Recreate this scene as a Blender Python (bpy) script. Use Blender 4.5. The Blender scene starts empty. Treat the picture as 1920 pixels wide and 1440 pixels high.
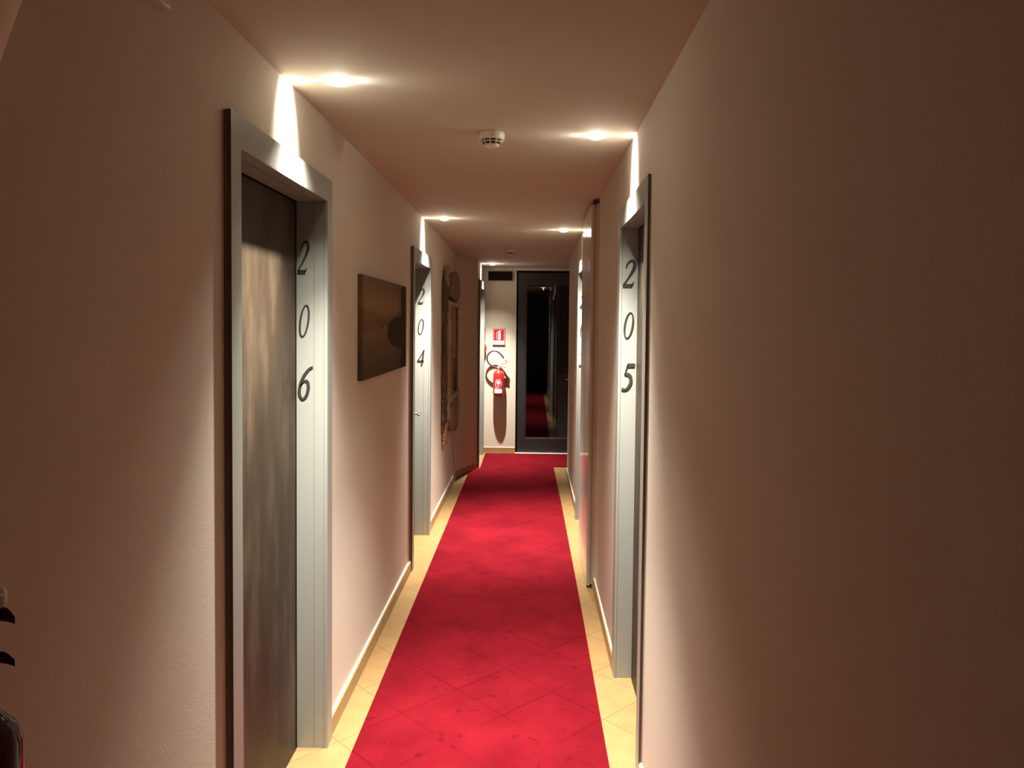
import bpy, bmesh, math, random
from mathutils import Vector, Matrix
random.seed(7)
sc = bpy.context.scene
COL = sc.collection
# ------------------------------------------------------------------ helpers
def link(o, parent=None):
    COL.objects.link(o)
    if parent is not None:
        o.parent = parent
    return o

def tag(o, label=None, cat=None, group=None, kind=None):
    if label: o['label'] = label
    if cat: o['category'] = cat
    if group: o['group'] = group
    if kind: o['kind'] = kind
    return o

def empty(name, loc=(0, 0, 0)):
    o = bpy.data.objects.new(name, None)
    o.empty_display_size = 0.1
    o.location = loc
    return link(o)

def mesh_obj(name, bm, mats, parent=None, smooth=False, bevel=0.0, world=True):
    """link bm (world coordinates) as one object; kept in place under its parent"""
    bmesh.ops.recalc_face_normals(bm, faces=bm.faces[:])
    me = bpy.data.meshes.new(name)
    bm.to_mesh(me); bm.free()
    if not isinstance(mats, (list, tuple)): mats = [mats]
    for m in mats: me.materials.append(m)
    if smooth:
        for p in me.polygons: p.use_smooth = True
    o = bpy.data.objects.new(name, me)
    link(o, parent)
    if parent is not None and world:
        q = parent; off = Vector((0, 0, 0))
        while q is not None:
            off += q.location; q = q.parent
        me.transform(Matrix.Translation(-off))
    if bevel > 0:
        md = o.modifiers.new('bevel', 'BEVEL'); md.width = bevel; md.segments = 2
        md.limit_method = 'ANGLE'; md.angle_limit = math.radians(40)
    return o

def box(bm, x0, x1, y0, y1, z0, z1, mi=0):
    if x0 > x1: x0, x1 = x1, x0
    if y0 > y1: y0, y1 = y1, y0
    v = [bm.verts.new(p) for p in ((x0,y0,z0),(x1,y0,z0),(x1,y1,z0),(x0,y1,z0),(x0,y0,z1),(x1,y0,z1),(x1,y1,z1),(x0,y1,z1))]
    fs = []
    for idx in ((0,3,2,1),(4,5,6,7),(0,1,5,4),(1,2,6,5),(2,3,7,6),(3,0,4,7)):
        f = bm.faces.new([v[i] for i in idx]); f.material_index = mi; fs.append(f)
    return fs   # bottom, top, -y, +x, +y, -x

def prism(bm, pts, z0, z1, mi=0):
    a = [bm.verts.new((x, y, z0)) for x, y in pts]; b = [bm.verts.new((x, y, z1)) for x, y in pts]
    n = len(pts)
    bm.faces.new(a[::-1]).material_index = mi; bm.faces.new(b).material_index = mi
    for i in range(n):
        bm.faces.new((a[i], a[(i+1) % n], b[(i+1) % n], b[i])).material_index = mi

def lathe(bm, prof, c=(0, 0, 0), n=32, mi=0, a0=0.0, a1=2*math.pi):
    full = abs(a1 - a0 - 2*math.pi) < 1e-6
    k = n if full else n + 1
    rings = []
    for r, z in prof:
        if r < 1e-6:
            rings.append([bm.verts.new((c[0], c[1], c[2] + z))])
        else:
            rings.append([bm.verts.new((c[0] + r*math.cos(a0 + (a1-a0)*i/n), c[1] + r*math.sin(a0 + (a1-a0)*i/n), c[2] + z)) for i in range(k)])
    for A, B in zip(rings, rings[1:]):
        for i in range(n):
            j = (i+1) % k
            if len(A) == 1 and len(B) == 1: continue
            if len(A) == 1: f = bm.faces.new((A[0], B[j], B[i]))
            elif len(B) == 1: f = bm.faces.new((A[i], A[j], B[0]))
            else: f = bm.faces.new((A[i], A[j], B[j], B[i]))
            f.material_index = mi; f.smooth = True

def catmull(P, m=10, closed=False):
    out = []; n = len(P)
    for i in range(n if closed else n-1):
        g = (lambda k: P[k % n]) if closed else (lambda k: P[max(0, min(n-1, k))])
        p0, p1, p2, p3 = g(i-1), g(i), g(i+1), g(i+2)
        for s in range(m):
            t = s/m
            out.append(tuple(0.5*((2*b) + (c-a)*t + (2*a-5*b+4*c-d)*t*t + (-a+3*b-3*c+d)*t**3) for a, b, c, d in zip(p0, p1, p2, p3)))
    if not closed: out.append(tuple(P[-1]))
    return out

def tube(bm, pts, r, n=10, mi=0, r_end=None):
    pts = [Vector(p) for p in pts]; rings = []
    up = Vector((0, 1, 0.13)).normalized()
    for i, p in enumerate(pts):
        t = (pts[min(i+1, len(pts)-1)] - pts[max(i-1, 0)]).normalized()
        a = t.cross(up)
        if a.length < 1e-4: a = t.cross(Vector((1, 0, 0)))
        a.normalize(); b = t.cross(a).normalized()
        rr = r if r_end is None else r + (r_end - r)*i/(len(pts)-1)
        rings.append([bm.verts.new(p + a*rr*math.cos(2*math.pi*k/n) + b*rr*math.sin(2*math.pi*k/n)) for k in range(n)])
    for A, B in zip(rings, rings[1:]):
        for k in range(n):
            f = bm.faces.new((A[k], A[(k+1) % n], B[(k+1) % n], B[k])); f.smooth = True; f.material_index = mi
    bm.faces.new(rings[0][::-1]).material_index = mi; bm.faces.new(rings[-1]).material_index = mi

# ------------------------------------------------------------------ materials
def S(r, g, b):   # sRGB 0-255 -> linear
    f = lambda c: (c/255/12.92) if c/255 <= 0.04045 else ((c/255+0.055)/1.055)**2.4
    return (f(r), f(g), f(b), 1.0)

class NT:
    def __init__(s, name):
        s.m = bpy.data.materials.new(name); s.m.use_nodes = True
        s.t = s.m.node_tree; s.b = s.t.nodes['Principled BSDF']
    def n(s, typ, **kw):
        x = s.t.nodes.new(typ)
        for k, v in kw.items():
            if k.startswith('i_'): x.inputs[k[2:].replace('_', ' ')].default_value = v
            else: setattr(x, k, v)
        return x
    def l(s, a, b): s.t.links.new(a, b)
    def obj(s): return s.n('ShaderNodeTexCoord').outputs['Object']
    def noise(s, scale, detail=4, rough=0.55, vec=None, stretch=None):
        v = vec or s.obj()
        if stretch:
            mp = s.n('ShaderNodeMapping'); mp.inputs['Scale'].default_value = stretch; s.l(v, mp.inputs['Vector']); v = mp.outputs['Vector']
        x = s.n('ShaderNodeTexNoise'); x.inputs['Scale'].default_value = scale; x.inputs['Detail'].default_value = detail; x.inputs['Roughness'].default_value = rough
        s.l(v, x.inputs['Vector']); return x.outputs['Fac']
    def ramp(s, fac, stops):
        r = s.n('ShaderNodeValToRGB'); e = r.color_ramp.elements
        while len(e) > 1: e.remove(e[-1])
        e[0].position = stops[0][0]; e[0].color = stops[0][1]
        for p, c in stops[1:]:
            q = e.new(p); q.color = c
        s.l(fac, r.inputs['Fac']); return r.outputs['Color']
    def mix(s, fac, a, b, mode='MIX'):
        x = s.n('ShaderNodeMix', data_type='RGBA', blend_type=mode)
        for sock, v in ((x.inputs[0], fac), (x.inputs[6], a), (x.inputs[7], b)):
            if hasattr(v, 'is_linked'): s.l(v, sock)
            else: sock.default_value = v
        return x.outputs[2]
    def math(s, op, a, b=0.0, c=None):
        x = s.n('ShaderNodeMath', operation=op)
        for i, v in enumerate((a, b) if c is None else (a, b, c)):
            if hasattr(v, 'is_linked'): s.l(v, x.inputs[i])
            else: x.inputs[i].default_value = v
        return x.outputs[0]
    def bump(s, h, strength=0.2, dist=0.01):
        x = s.n('ShaderNodeBump'); x.inputs['Strength'].default_value = strength; x.inputs['Distance'].default_value = dist
        s.l(h, x.inputs['Height']); s.l(x.outputs['Normal'], s.b.inputs['Normal'])
    def set(s, **kw):
        for k, v in kw.items():
            sock = s.b.inputs[k.replace('_', ' ')]
            if hasattr(v, 'is_linked'): s.l(v, sock)
            else: sock.default_value = v
        return s

def plain(name, col, rough=0.5, metal=0.0, nscale=30.0, namt=0.06, bump=0.0, **kw):
    a = NT(name)
    f = a.noise(nscale, 3)
    lo = tuple(c*(1-namt) for c in col[:3]) + (1,); hi = tuple(min(1, c*(1+namt)) for c in col[:3]) + (1,)
    a.set(Base_Color=a.ramp(f, [(0.3, lo), (0.7, hi)]), Roughness=rough, Metallic=metal)
    if bump: a.bump(f, bump, 0.002)
    for k, v in kw.items(): a.set(**{k: v})
    return a.m

def m_plaster(name, col):
    a = NT(name)
    f = a.noise(2.2, 3); g = a.noise(160, 5, 0.6)
    a.set(Base_Color=a.ramp(f, [(0.3, tuple(c*0.975 for c in col[:3])+(1,)), (0.7, col)]), Roughness=0.75)
    a.b.inputs['Specular IOR Level'].default_value = 0.25
    a.bump(g, 0.12, 0.003)
    return a.m
M_WALL = m_plaster('wall_plaster', (0.62, 0.555, 0.455, 1))
M_CEIL = m_plaster('ceiling_plaster', (0.55, 0.51, 0.425, 1))

def tile_mask(a, size, cx, cy, width):
    """1 on the joints of a grid of square tiles laid at 45 degrees"""
    sp = a.n('ShaderNodeSeparateXYZ'); a.l(a.obj(), sp.inputs[0])
    x = a.math('SUBTRACT', sp.outputs[0], cx); y = a.math('SUBTRACT', sp.outputs[1], cy)
    res = None; cells = []
    for sgn in (1, -1):
        u = a.math('MULTIPLY', a.math('ADD', y, a.math('MULTIPLY', x, sgn)), 0.70711/size)
        cells.append(a.math('FLOOR', u))
        fr = a.math('ABSOLUTE', a.math('SUBTRACT', a.math('FRACT', u), 0.5))
        k = a.math('GREATER_THAN', fr, 0.5 - width/size/2)
        res = k if res is None else a.math('MAXIMUM', res, k)
    cv = a.n('ShaderNodeCombineXYZ'); a.l(cells[0], cv.inputs[0]); a.l(cells[1], cv.inputs[1])
    wn = a.n('ShaderNodeTexWhiteNoise', noise_dimensions='3D'); a.l(cv.outputs[0], wn.inputs['Vector'])
    return res, wn.outputs['Value']

def m_floor():
    a = NT('floor_tile')
    j, cell = tile_mask(a, 0.30, -0.10, 3.07, 0.0035)
    n = a.noise(9, 5)
    base = a.ramp(n, [(0.3, (0.265, 0.160, 0.063, 1)), (0.7, (0.315, 0.198, 0.083, 1))])
    base = a.mix(a.math('MULTIPLY', cell, 0.22), base, (0.25, 0.145, 0.056, 1))
    a.set(Base_Color=a.mix(j, base, (0.15, 0.10, 0.048, 1)), Roughness=0.38)
    a.b.inputs['Specular IOR Level'].default_value = 0.35
    a.bump(a.math('SUBTRACT', a.math('MULTIPLY', n, 0.1), j), 0.15, 0.002)
    return a.m
M_FLOOR = m_floor()

def m_carpet():
    a = NT('carpet_pile')
    j, cell = tile_mask(a, 0.30, -0.10, 3.07, 0.012)
    big = a.noise(3.2, 5, 0.6); spots = a.noise(16, 3, 0.5); pile = a.noise(420, 2, 0.6)
    c = a.ramp(big, [(0.3, (0.088, 0.0024, 0.0062, 1)), (0.7, (0.140, 0.0050, 0.0100, 1))])
    c = a.mix(a.math('MULTIPLY', a.math('GREATER_THAN', spots, 0.66), 0.45), c, (0.048, 0.0015, 0.004, 1))
    c = a.mix(a.math('MULTIPLY', a.math('SUBTRACT', pile, 0.35), 0.35), c, (0.155, 0.0075, 0.012, 1))
    brk = a.ramp(a.noise(2.0, 2), [(0.40, (0.1, 0.1, 0.1, 1)), (0.62, (1, 1, 1, 1))])
    c = a.mix(a.math('MULTIPLY', a.math('MULTIPLY', j, 0.36), brk), c, (0.034, 0.001, 0.002, 1))
    a.set(Base_Color=c, Roughness=0.95)
    a.b.inputs['Specular IOR Level'].default_value = 0.02
    a.b.inputs['Sheen Weight'].default_value = 0.03; a.b.inputs['Sheen Tint'].default_value = (1, 0.35, 0.35, 1)
    a.bump(a.math('SUBTRACT', pile, a.math('MULTIPLY', j, 0.8)), 0.35, 0.004)
    return a.m
M_CARPET = m_carpet()

def m_skirt():
    a = NT('skirting_tile')
    n = a.noise(14, 4)
    sp = a.n('ShaderNodeSeparateXYZ'); a.l(a.obj(), sp.inputs[0])
    u = a.math('MULTIPLY', a.math('ADD', sp.outputs[1], sp.outputs[0]), 1/0.30)
    j = a.math('LESS_THAN', a.math('FRACT', u), 0.01)
    a.set(Base_Color=a.mix(j, a.ramp(n, [(0.3, (0.30, 0.185, 0.075, 1)), (0.7, (0.36, 0.23, 0.10, 1))]), (0.30, 0.2, 0.1, 1)), Roughness=0.4)
    return a.m
M_SKIRT = m_skirt()
M_BEAD = plain('skirting_bead', (0.84, 0.80, 0.73, 1), 0.45)

M_GREY = plain('silver_grey_lacquer', (0.32, 0.335, 0.30, 1), 0.40, 0.18, 120, 0.03)
M_EDGE = plain('dark_board_edge', (0.095, 0.072, 0.055, 1), 0.6)
M_GREYB = plain('dull_board_side', (0.21, 0.165, 0.125, 1), 0.55)
M_SEAL = plain('black_seal', (0.004, 0.0035, 0.003, 1), 0.9, Specular_IOR_Level=0.02)
M_DIGIT = plain('dark_bronze_numeral', (0.030, 0.027, 0.021, 1), 0.45, 0.1)
M_CHROME = plain('brushed_steel', (0.75, 0.73, 0.70, 1), 0.18, 1.0, 200, 0.03)

def m_leaf():
    a = NT('stained_bronze_leaf')
    v = a.noise(7.5, 6, 0.62, stretch=(1, 1, 0.28)); g = a.noise(60, 4, 0.6, stretch=(1, 1, 0.06)); b = a.noise(2.3, 3, 0.5)
    c = a.ramp(v, [(0.28, (0.012, 0.0075, 0.0045, 1)), (0.5, (0.031, 0.021, 0.013, 1)), (0.70, (0.092, 0.068, 0.044, 1))])
    c = a.mix(a.math('MULTIPLY', b, 0.45), c, (0.034, 0.022, 0.013, 1))
    c = a.mix(a.math('MULTIPLY', g, 0.35), c, (0.070, 0.053, 0.036, 1))
    a.set(Base_Color=c, Roughness=0.48, Metallic=0.05)
    a.b.inputs['Specular IOR Level'].default_value = 0.14
    a.bump(g, 0.08, 0.002)
    return a.m
M_LEAF = m_leaf()
M_GLOSSWHITE = plain('glossy_white_lacquer', (0.60, 0.555, 0.475, 1), 0.16, 0.0, 20, 0.02)
M_SATINWHITE = plain('satin_white_frame', (0.60, 0.555, 0.47, 1), 0.45)
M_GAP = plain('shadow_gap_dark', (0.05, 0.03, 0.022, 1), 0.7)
M_PLASTIC = plain('cream_plastic', (0.72, 0.66, 0.56, 1), 0.4)
M_VENT = plain('detector_vent_dark', (0.035, 0.028, 0.022, 1), 0.6)
M_RED = plain('red_enamel', (0.60, 0.022, 0.018, 1), 0.28)
M_REDLABEL = plain('red_printed_label', (0.44, 0.02, 0.03, 1), 0.4)
M_WHITE = plain('white_print', (0.85, 0.82, 0.78, 1), 0.5)
M_PINK = plain('pale_pink_print', (0.78, 0.45, 0.40, 1), 0.5)
M_SIGNRED = plain('sign_red', (0.48, 0.010, 0.022, 1), 0.4)
M_BLACK = plain('black_rubber', (0.012, 0.011, 0.010, 1), 0.5)
M_BLACKTXT = plain('black_print', (0.03, 0.03, 0.03, 1), 0.6)
M_BRASS = plain('brass_valve', (0.62, 0.42, 0.18, 1), 0.3, 0.9)
M_DOORGREY = plain('anthracite_frame', (0.020, 0.020, 0.019, 1), 0.42)
M_MAROON = plain('dark_maroon_panel', (0.007, 0.002, 0.002, 1), 0.7, Specular_IOR_Level=0.1)
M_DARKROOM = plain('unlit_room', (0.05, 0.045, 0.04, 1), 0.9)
M_RAIL = plain('grey_steel_rail', (0.30, 0.31, 0.30, 1), 0.4, 0.6)

def m_glass():
    a = NT('door_glass')
    a.set(Base_Color=(0.55, 0.58, 0.57, 1), Roughness=0.0)
    a.b.inputs['IOR'].default_value = 1.5
    a.b.inputs['Transmission Weight'].default_value = 1.0
    return a.m
M_GLASS = m_glass()

def m_lamp():
    a = NT('lit_lens')
    a.set(Base_Color=(1, 0.95, 0.85, 1), Roughness=0.4)
    a.b.inputs['Emission Color'].default_value = (1.0, 0.88, 0.70, 1)
    lw = a.n('ShaderNodeLayerWeight'); lw.inputs['Blend'].default_value = 0.4
    a.b.inputs['Emission Strength'].default_value = LENS_EMIT
    return a.m
LENS_EMIT = 18.0
M_LAMP = m_lamp()

# ------------------------------------------------------------------ room measures
XL, XR = -0.789, 0.416           # wall planes
FL, FR = -0.769, 0.405           # casing faces
DEP = 0.116                      # reveal depth, casing face to leaf
YB = -2.6                        # back wall
YE = 9.45                        # end wall
def zc(y):                       # ceiling height: falls very slightly towards the far end
    return 2.42 if y < 4.5 else 2.42 - 0.0135*(y - 4.5)

# door specification: n, side, y0, y1, casing near, casing far, z opening, z top, face, wall plane, digits, handle at far end
DOORS = [
    dict(n=1, side=-1, y0=1.974, y1=2.810, ca=1.905, cb=2.880, zo=2.103, zt=2.190, F=FL, W=XL, num='206', hand='near'),
    dict(n=2, side=-1, y0=4.955, y1=5.722, ca=4.885, cb=5.800, zo=2.063, zt=2.151, F=FL, W=XL, num='204', hand='far'),
    dict(n=3, side=1, y0=2.715, y1=3.440, ca=2.640, cb=3.525, zo=2.088, zt=2.178, F=FR, W=XR, dep=0.081, num='205', hand='near'),
    dict(n=4, side=1, y0=5.500, y1=6.255, ca=5.430, cb=6.330, zo=2.070, zt=2.158, F=0.393, W=XR, dep=0.081, num='203', hand='far'),
    dict(n=5, side=-1, y0=8.540, y1=9.290, ca=8.470, cb=9.360, zo=2.060, zt=2.148, F=-0.575, W=-0.600, num='', hand='far'),
]
TJ = 0.022
def wall_with_doors(name, W, side, y0, y1, doors, label, thick=0.16):
    bm = bmesh.new()
    xo = W + side*thick
    y = y0
    for d in sorted(doors, key=lambda q: q['y0']):
        box(bm, W, xo, y, d['y0']-TJ, 0, 2.46)
        box(bm, W, xo, d['y0']-TJ, d['y1']+TJ, d['zo']+TJ, 2.46)
        y = d['y1']+TJ
    box(bm, W, xo, y, y1, 0, 2.46)
    o = mesh_obj(name, bm, M_WALL)
    tag(o, label, 'wall', kind='structure'); return o

dl = [d for d in DOORS if d['n'] in (1, 2)]
dr = [d for d in DOORS if d['n'] in (3, 4)]
CH0, CH1 = (-0.789, 7.94), (-0.600, 8.41)
wall_with_doors('wall_left', XL, -1, YB, 7.93, dl, 'long cream plaster wall on the left of the corridor')
wall_with_doors('wall_right', XR, 1, YB, 8.143, dr, 'long cream plaster wall on the right of the corridor')
# chamfered return and the set-forward end piece of the left wall
bm = bmesh.new()
prism(bm, [CH0, CH1, (-0.600, 8.515), (-0.76, 8.515), (-0.958, 8.1), (-0.958, 7.93)], 0, 2.46)
o = mesh_obj('wall_left_return', bm, M_WALL); tag(o, 'slanted shadowed wall piece past the carved wood panel', 'wall', kind='structure')
bm = bmesh.new()
d = DOORS[4]
box(bm, -0.600, -0.76, d['y0']-TJ, d['y1']+TJ, d['zo']+TJ, 2.46)
box(bm, -0.600, -0.76, d['y1']+TJ, YE, 0, 2.46)
o = mesh_obj('wall_left_end', bm, M_WALL); tag(o, 'short set-forward wall piece around the last left door', 'wall', kind='structure')
# end wall around the glazed door
GX0, GX1, GZ = -0.182, 0.640, 2.318
bm = bmesh.new()
box(bm, -0.76, GX0, YE, YE+0.16, 0, 2.46)
box(bm, GX0, GX1, YE, YE+0.16, GZ, 2.46)
box(bm, GX1, 2.6, YE, YE+0.16, 0, 2.46)
o = mesh_obj('wall_end', bm, M_WALL); tag(o, 'cream end wall holding the fire extinguisher', 'wall', kind='structure')
bm = bmesh.new(); box(bm, 0.58, 2.6, 7.98, 8.143, 0, 2.46)
o = mesh_obj('wall_side_passage', bm, M_WALL); tag(o, 'wall of the side passage turning right at the corridor end', 'wall', kind='structure')
bm = bmesh.new(); box(bm, 2.6, 2.76, 7.98, YE+0.16, 0, 2.46)
o = mesh_obj('wall_passage_end', bm, M_WALL); tag(o, 'far wall closing the side passage', 'wall', kind='structure')
bm = bmesh.new(); box(bm, -0.958, 0.58, YB-0.16, YB, 0, 2.46)
o = mesh_obj('wall_back', bm, M_WALL); tag(o, 'wall closing the corridor behind the viewpoint', 'wall', kind='structure')
# floor and ceiling
bm = bmesh.new(); box(bm, -0.97, 2.7, YB-0.1, YE+0.16, -0.1, 0.0)
o = mesh_obj('floor', bm, M_FLOOR); tag(o, 'beige floor tiles laid diagonally, seen along the carpet edges', 'floor', kind='structure')
bm = bmesh.new()
pr = [(YB-0.1, zc(YB)), (4.5, zc(4.5)), (YE+0.16, zc(YE+0.16))]
va = [[bm.verts.new((x, y, z)) for y, z in pr] for x in (-0.97, 2.7)]
vb = [[bm.verts.new((x, y, 2.56)) for y, z in pr] for x in (-0.97, 2.7)]
for i in range(2):
    bm.faces.new((va[0][i], va[0][i+1], va[1][i+1], va[1][i])); bm.faces.new((vb[0][i], vb[0][i+1], vb[1][i+1], vb[1][i]))
    for s in (0, 1): bm.faces.new((va[s][i], va[s][i+1], vb[s][i+1], vb[s][i]))
for k in (0, 2): bm.faces.new((va[0][k], va[1][k], vb[1][k], vb[0][k]))
o = mesh_obj('ceiling', bm, M_CEIL); tag(o, 'low cream plaster ceiling with recessed spots', 'ceiling', kind='structure')

# skirting boards
SKH, SKT = 0.070, 0.015
def skirting(name, segs, label):
    bm = bmesh.new()
    for p, q, nrm in segs:                      # p->q along the wall foot, nrm points into the room
        p, q, nrm = Vector(p), Vector(q), Vector(nrm)
        for t, z0, z1, mi in ((SKT, 0, SKH, 0), (SKT-0.006, SKH, SKH+0.005, 1)):  # upper bead: white grout, with the light on the ledge put into its colour
            a, b = p, q; c, e = q + nrm*t, p + nrm*t
            prism(bm, [a[:], b[:], c[:], e[:]], z0, z1, mi)
    o = mesh_obj(name, bm, [M_SKIRT, M_BEAD]); tag(o, label, 'skirting', kind='structure')
n_ch = Vector((0.48, -0.198)).normalized()
skirting('baseboard_left', [((XL, YB), (XL, 1.905), (1, 0)), ((XL, 2.88), (XL, 4.885), (1, 0)), ((XL, 5.80), (XL, 7.935), (1, 0))], 'beige tile skirting along the left wall')
skirting('baseboard_left_return', [((-0.789, 7.94), (-0.600, 8.41), n_ch[:])], 'dark shadowed skirting under the slanted wall piece')
skirting('baseboard_right', [((XR, YB), (XR, 2.640), (-0.80, 0)), ((XR, 3.525), (XR, 4.635), (-0.80, 0)), ((XR, 6.33), (XR, 8.143), (-0.80, 0))], 'beige tile skirting along the right wall')
skirting('baseboard_end', [((-0.600, YE), (GX0, YE), (0, -0.6))], 'beige tile skirting under the fire extinguisher')

# ------------------------------------------------------------------ numerals
def stroke(P, m=12):
    return catmull(P, m)
DIG = {
 '2': [[(.05,.70,.035),(.07,.84,.045),(.22,.975,.05),(.37,.93,.085),(.43,.76,.12),(.35,.55,.085),(.20,.31,.05),(.02,.055,.045)], [(.02,.045,.10),(.22,.045,.10),(.44,.045,.10)], [(.41,.05,.09),(.47,.12,.03),(.495,.19,.02)]],
 '0': None,
 '6': [[(.52,.985,.05),(.36,.92,.075),(.17,.72,.10),(.055,.45,.115),(.06,.20,.10),(.22,.025,.05),(.38,.12,.10),(.44,.32,.115),(.38,.52,.085),(.25,.575,.045),(.13,.50,.04),(.07,.38,.035)]],
 '4': [[(.43,.99,.05),(.24,.64,.04),(.02,.285,.045)], [(.0,.28,.075),(.25,.28,.075),(.52,.28,.075)], [(.41,.98,.095),(.40,.5,.11),(.39,.0,.11)]],
 '5': [[(.13,.94,.115),(.30,.94,.115),(.50,.945,.11)], [(.15,.95,.05),(.11,.78,.045),(.075,.58,.05)], [(.075,.59,.05),(.22,.60,.09),(.37,.50,.12),(.42,.30,.125),(.33,.10,.10),(.17,.02,.065),(.02,.05,.085)]],
 '3': [[(.05,.80,.035),(.12,.93,.05),(.25,.98,.06),(.38,.88,.11),(.38,.72,.10),(.29,.60,.06),(.18,.55,.045)], [(.18,.555,.045),(.34,.50,.09),(.42,.34,.125),(.37,.14,.11),(.22,.02,.06),(.02,.06,.08)]],
}
def digit_mesh(ch, x0, z0, h, yface, thick=0.0025, shear=0.13, wx=1.0):
    """raised italic serif numeral on a plane facing -y"""
    bm = bmesh.new()
    T = lambda x, z: (x0 + (x*wx + shear*z)*h, z0 + z*h)
    def strip(L, R):
        for yy, flip in ((yface-thick, False), (yface-0.0002, True)):
            vl = [bm.verts.new((T(*p)[0], yy, T(*p)[1])) for p in L]; vr = [bm.verts.new((T(*p)[0], yy, T(*p)[1])) for p in R]
            for i in range(len(L)-1): bm.faces.new((vl[i], vl[i+1], vr[i+1], vr[i]))
            if yy == yface-thick: fl, fr = vl, vr
        for A, B in ((fl, vl), (fr, vr)):
            for i in range(len(A)-1): bm.faces.new((A[i], A[i+1], B[i+1], B[i]))
        for i in (0, -1): bm.faces.new((fl[i], fr[i], vr[i], vl[i]))
    if ch == '0':
        n = 40; L, R = [], []
        for i in range(n+1):
            a = 2*math.pi*i/n
            L.append((.24+.235*math.cos(a), .5+.5*math.sin(a))); R.append((.24+.145*math.cos(a), .5+.462*math.sin(a)))
        strip(L, R)
    else:
        for st in DIG[ch]:
            P = stroke(st); L, R = [], []
            for i, (x, z, w) in enumerate(P):
                a = P[max(i-1, 0)]; b = P[min(i+1, len(P)-1)]
                dx, dz = b[0]-a[0], b[1]-a[1]; q = math.hypot(dx, dz) or 1; w = w*1.18 + 0.008
                L.append((x - dz/q*w/2, z + dx/q*w/2)); R.append((x + dz/q*w/2, z - dx/q*w/2))
            strip(L, R)
    return bm

# ------------------------------------------------------------------ room doors
def room_door(d, label):
    s = d['side']; F, W = d['F'], d['W']
    root = empty('door_%d' % d['n'], (F, (d['y0']+d['y1'])/2, 0)); tag(root, label, 'door', kind='structure')
    DEP = d.get('dep', 0.116)
    X = lambda dep: F + s*dep                      # depth measured from the casing face into the wall
    wd = abs(W - F)
    y0, y1, ca, cb, zo, zt = d['y0'], d['y1'], d['ca'], d['cb'], d['zo'], d['zt']
    # casing: thin front board with dark edges over a duller backing strip
    bm = bmesh.new()
    fb = 0.5*wd
    def board(ya, yb, za, zb):
        fs = box(bm, X(0), X(fb), ya, yb, za, zb, 0)
        if ya == ca: fs[2].material_index = 1
        if yb == cb: fs[4].material_index = 1
        box(bm, X(fb), X(wd-0.0005), ya+0.001, yb-0.001, za, zb-0.001, 2)
    board(ca, y0-0.004, 0, zo+0.004); board(y1+0.004, cb, 0, zo+0.004); board(ca, cb, zo+0.004, zt)
    mesh_obj('casing', bm, [M_GREY, M_EDGE, M_GREYB], root)
    # jamb: two uprights and a head, each with two fine grooves
    if s < 0: PROF = ((0.0, 0.012, 0.0), (0.012, 0.0145, 0.004), (0.0145, 0.050, 0.0012), (0.050, 0.0525, 0.004), (0.0525, DEP+0.045, 0.0))
    else: PROF = ((0.0, 0.010, 0.0), (0.010, 0.012, 0.004), (0.012, DEP+0.045, 0.0008))
    bm = bmesh.new()
    for (ya, yb) in ((y0-TJ+0.001, y0), (y1, y1+TJ-0.001)):
        inner = ya if abs(yb-y0) > 1e-6 else yb
        sgn = 1 if inner == y1 else -1             # direction from opening into the board
        for (da, db, rec) in PROF:
            if sgn > 0: box(bm, X(da+0.0005), X(db+0.0005), y1+rec, y1+TJ-0.001, 0, zo)
            else: box(bm, X(da+0.0005), X(db+0.0005), y0-TJ+0.001, y0-rec, 0, zo)
    for (da, db, rec) in PROF:
        box(bm, X(da+0.0005), X(db+0.0005), y0-TJ+0.001, y1+TJ-0.001, zo+rec+0.0002, zo+TJ-0.001)
    mesh_obj('jamb', bm, M_GREY, root)
    bm = bmesh.new(); box(bm, X(DEP), X(DEP+0.04), y0+0.006, y1-0.020, 0.004, zo-0.008)
    mesh_obj('leaf', bm, M_LEAF, root)
    bm = bmesh.new(); box(bm, X(DEP+0.0405), X(DEP+0.052), y0-0.004, y1+0.004, 0.0, zo+0.004)
    box(bm, X(DEP+0.002), X(DEP+0.0405), y1-0.0198, y1+0.0005, 0.0, zo); box(bm, X(DEP+0.003), X(DEP+0.0405), y0, y1-0.0198, zo-0.0078, zo+0.0004)
    mesh_obj('seal', bm, M_SEAL, root)
    # lever handle with rose
    yh = y1-0.065 if d['hand'] == 'far' else y0+0.055
    dr_ = -1 if d['hand'] == 'far' else 1
    bm = bmesh.new(); zh = 0.955
    tube(bm, [(X(DEP-0.0005), yh, zh), (X(DEP-0.010), yh, zh)], 0.024, 20)
    tube(bm, catmull([(X(DEP-0.010), yh, zh), (X(DEP-0.036), yh, zh), (X(DEP-0.048), yh+dr_*0.012, zh), (X(DEP-0.050), yh+dr_*0.045, zh), (X(DEP-0.050), yh+dr_*0.090, zh)], 6), 0.009, 12)
    mesh_obj('handle', bm, M_CHROME, root, smooth=True)
    return root

lab = {1: 'nearest left door, dark bronze leaf in a grey frame numbered 206',
       2: 'left door beyond the canvas picture, grey frame numbered 204',
       3: 'right door in the foreground, grey frame numbered 205',
       4: 'right door behind the white closet, grey frame numbered 203',
       5: 'last left door, beside the fire extinguisher, bright jamb only in view'}
R = {d['n']: room_door(d, lab[d['n']]) for d in DOORS}
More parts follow.
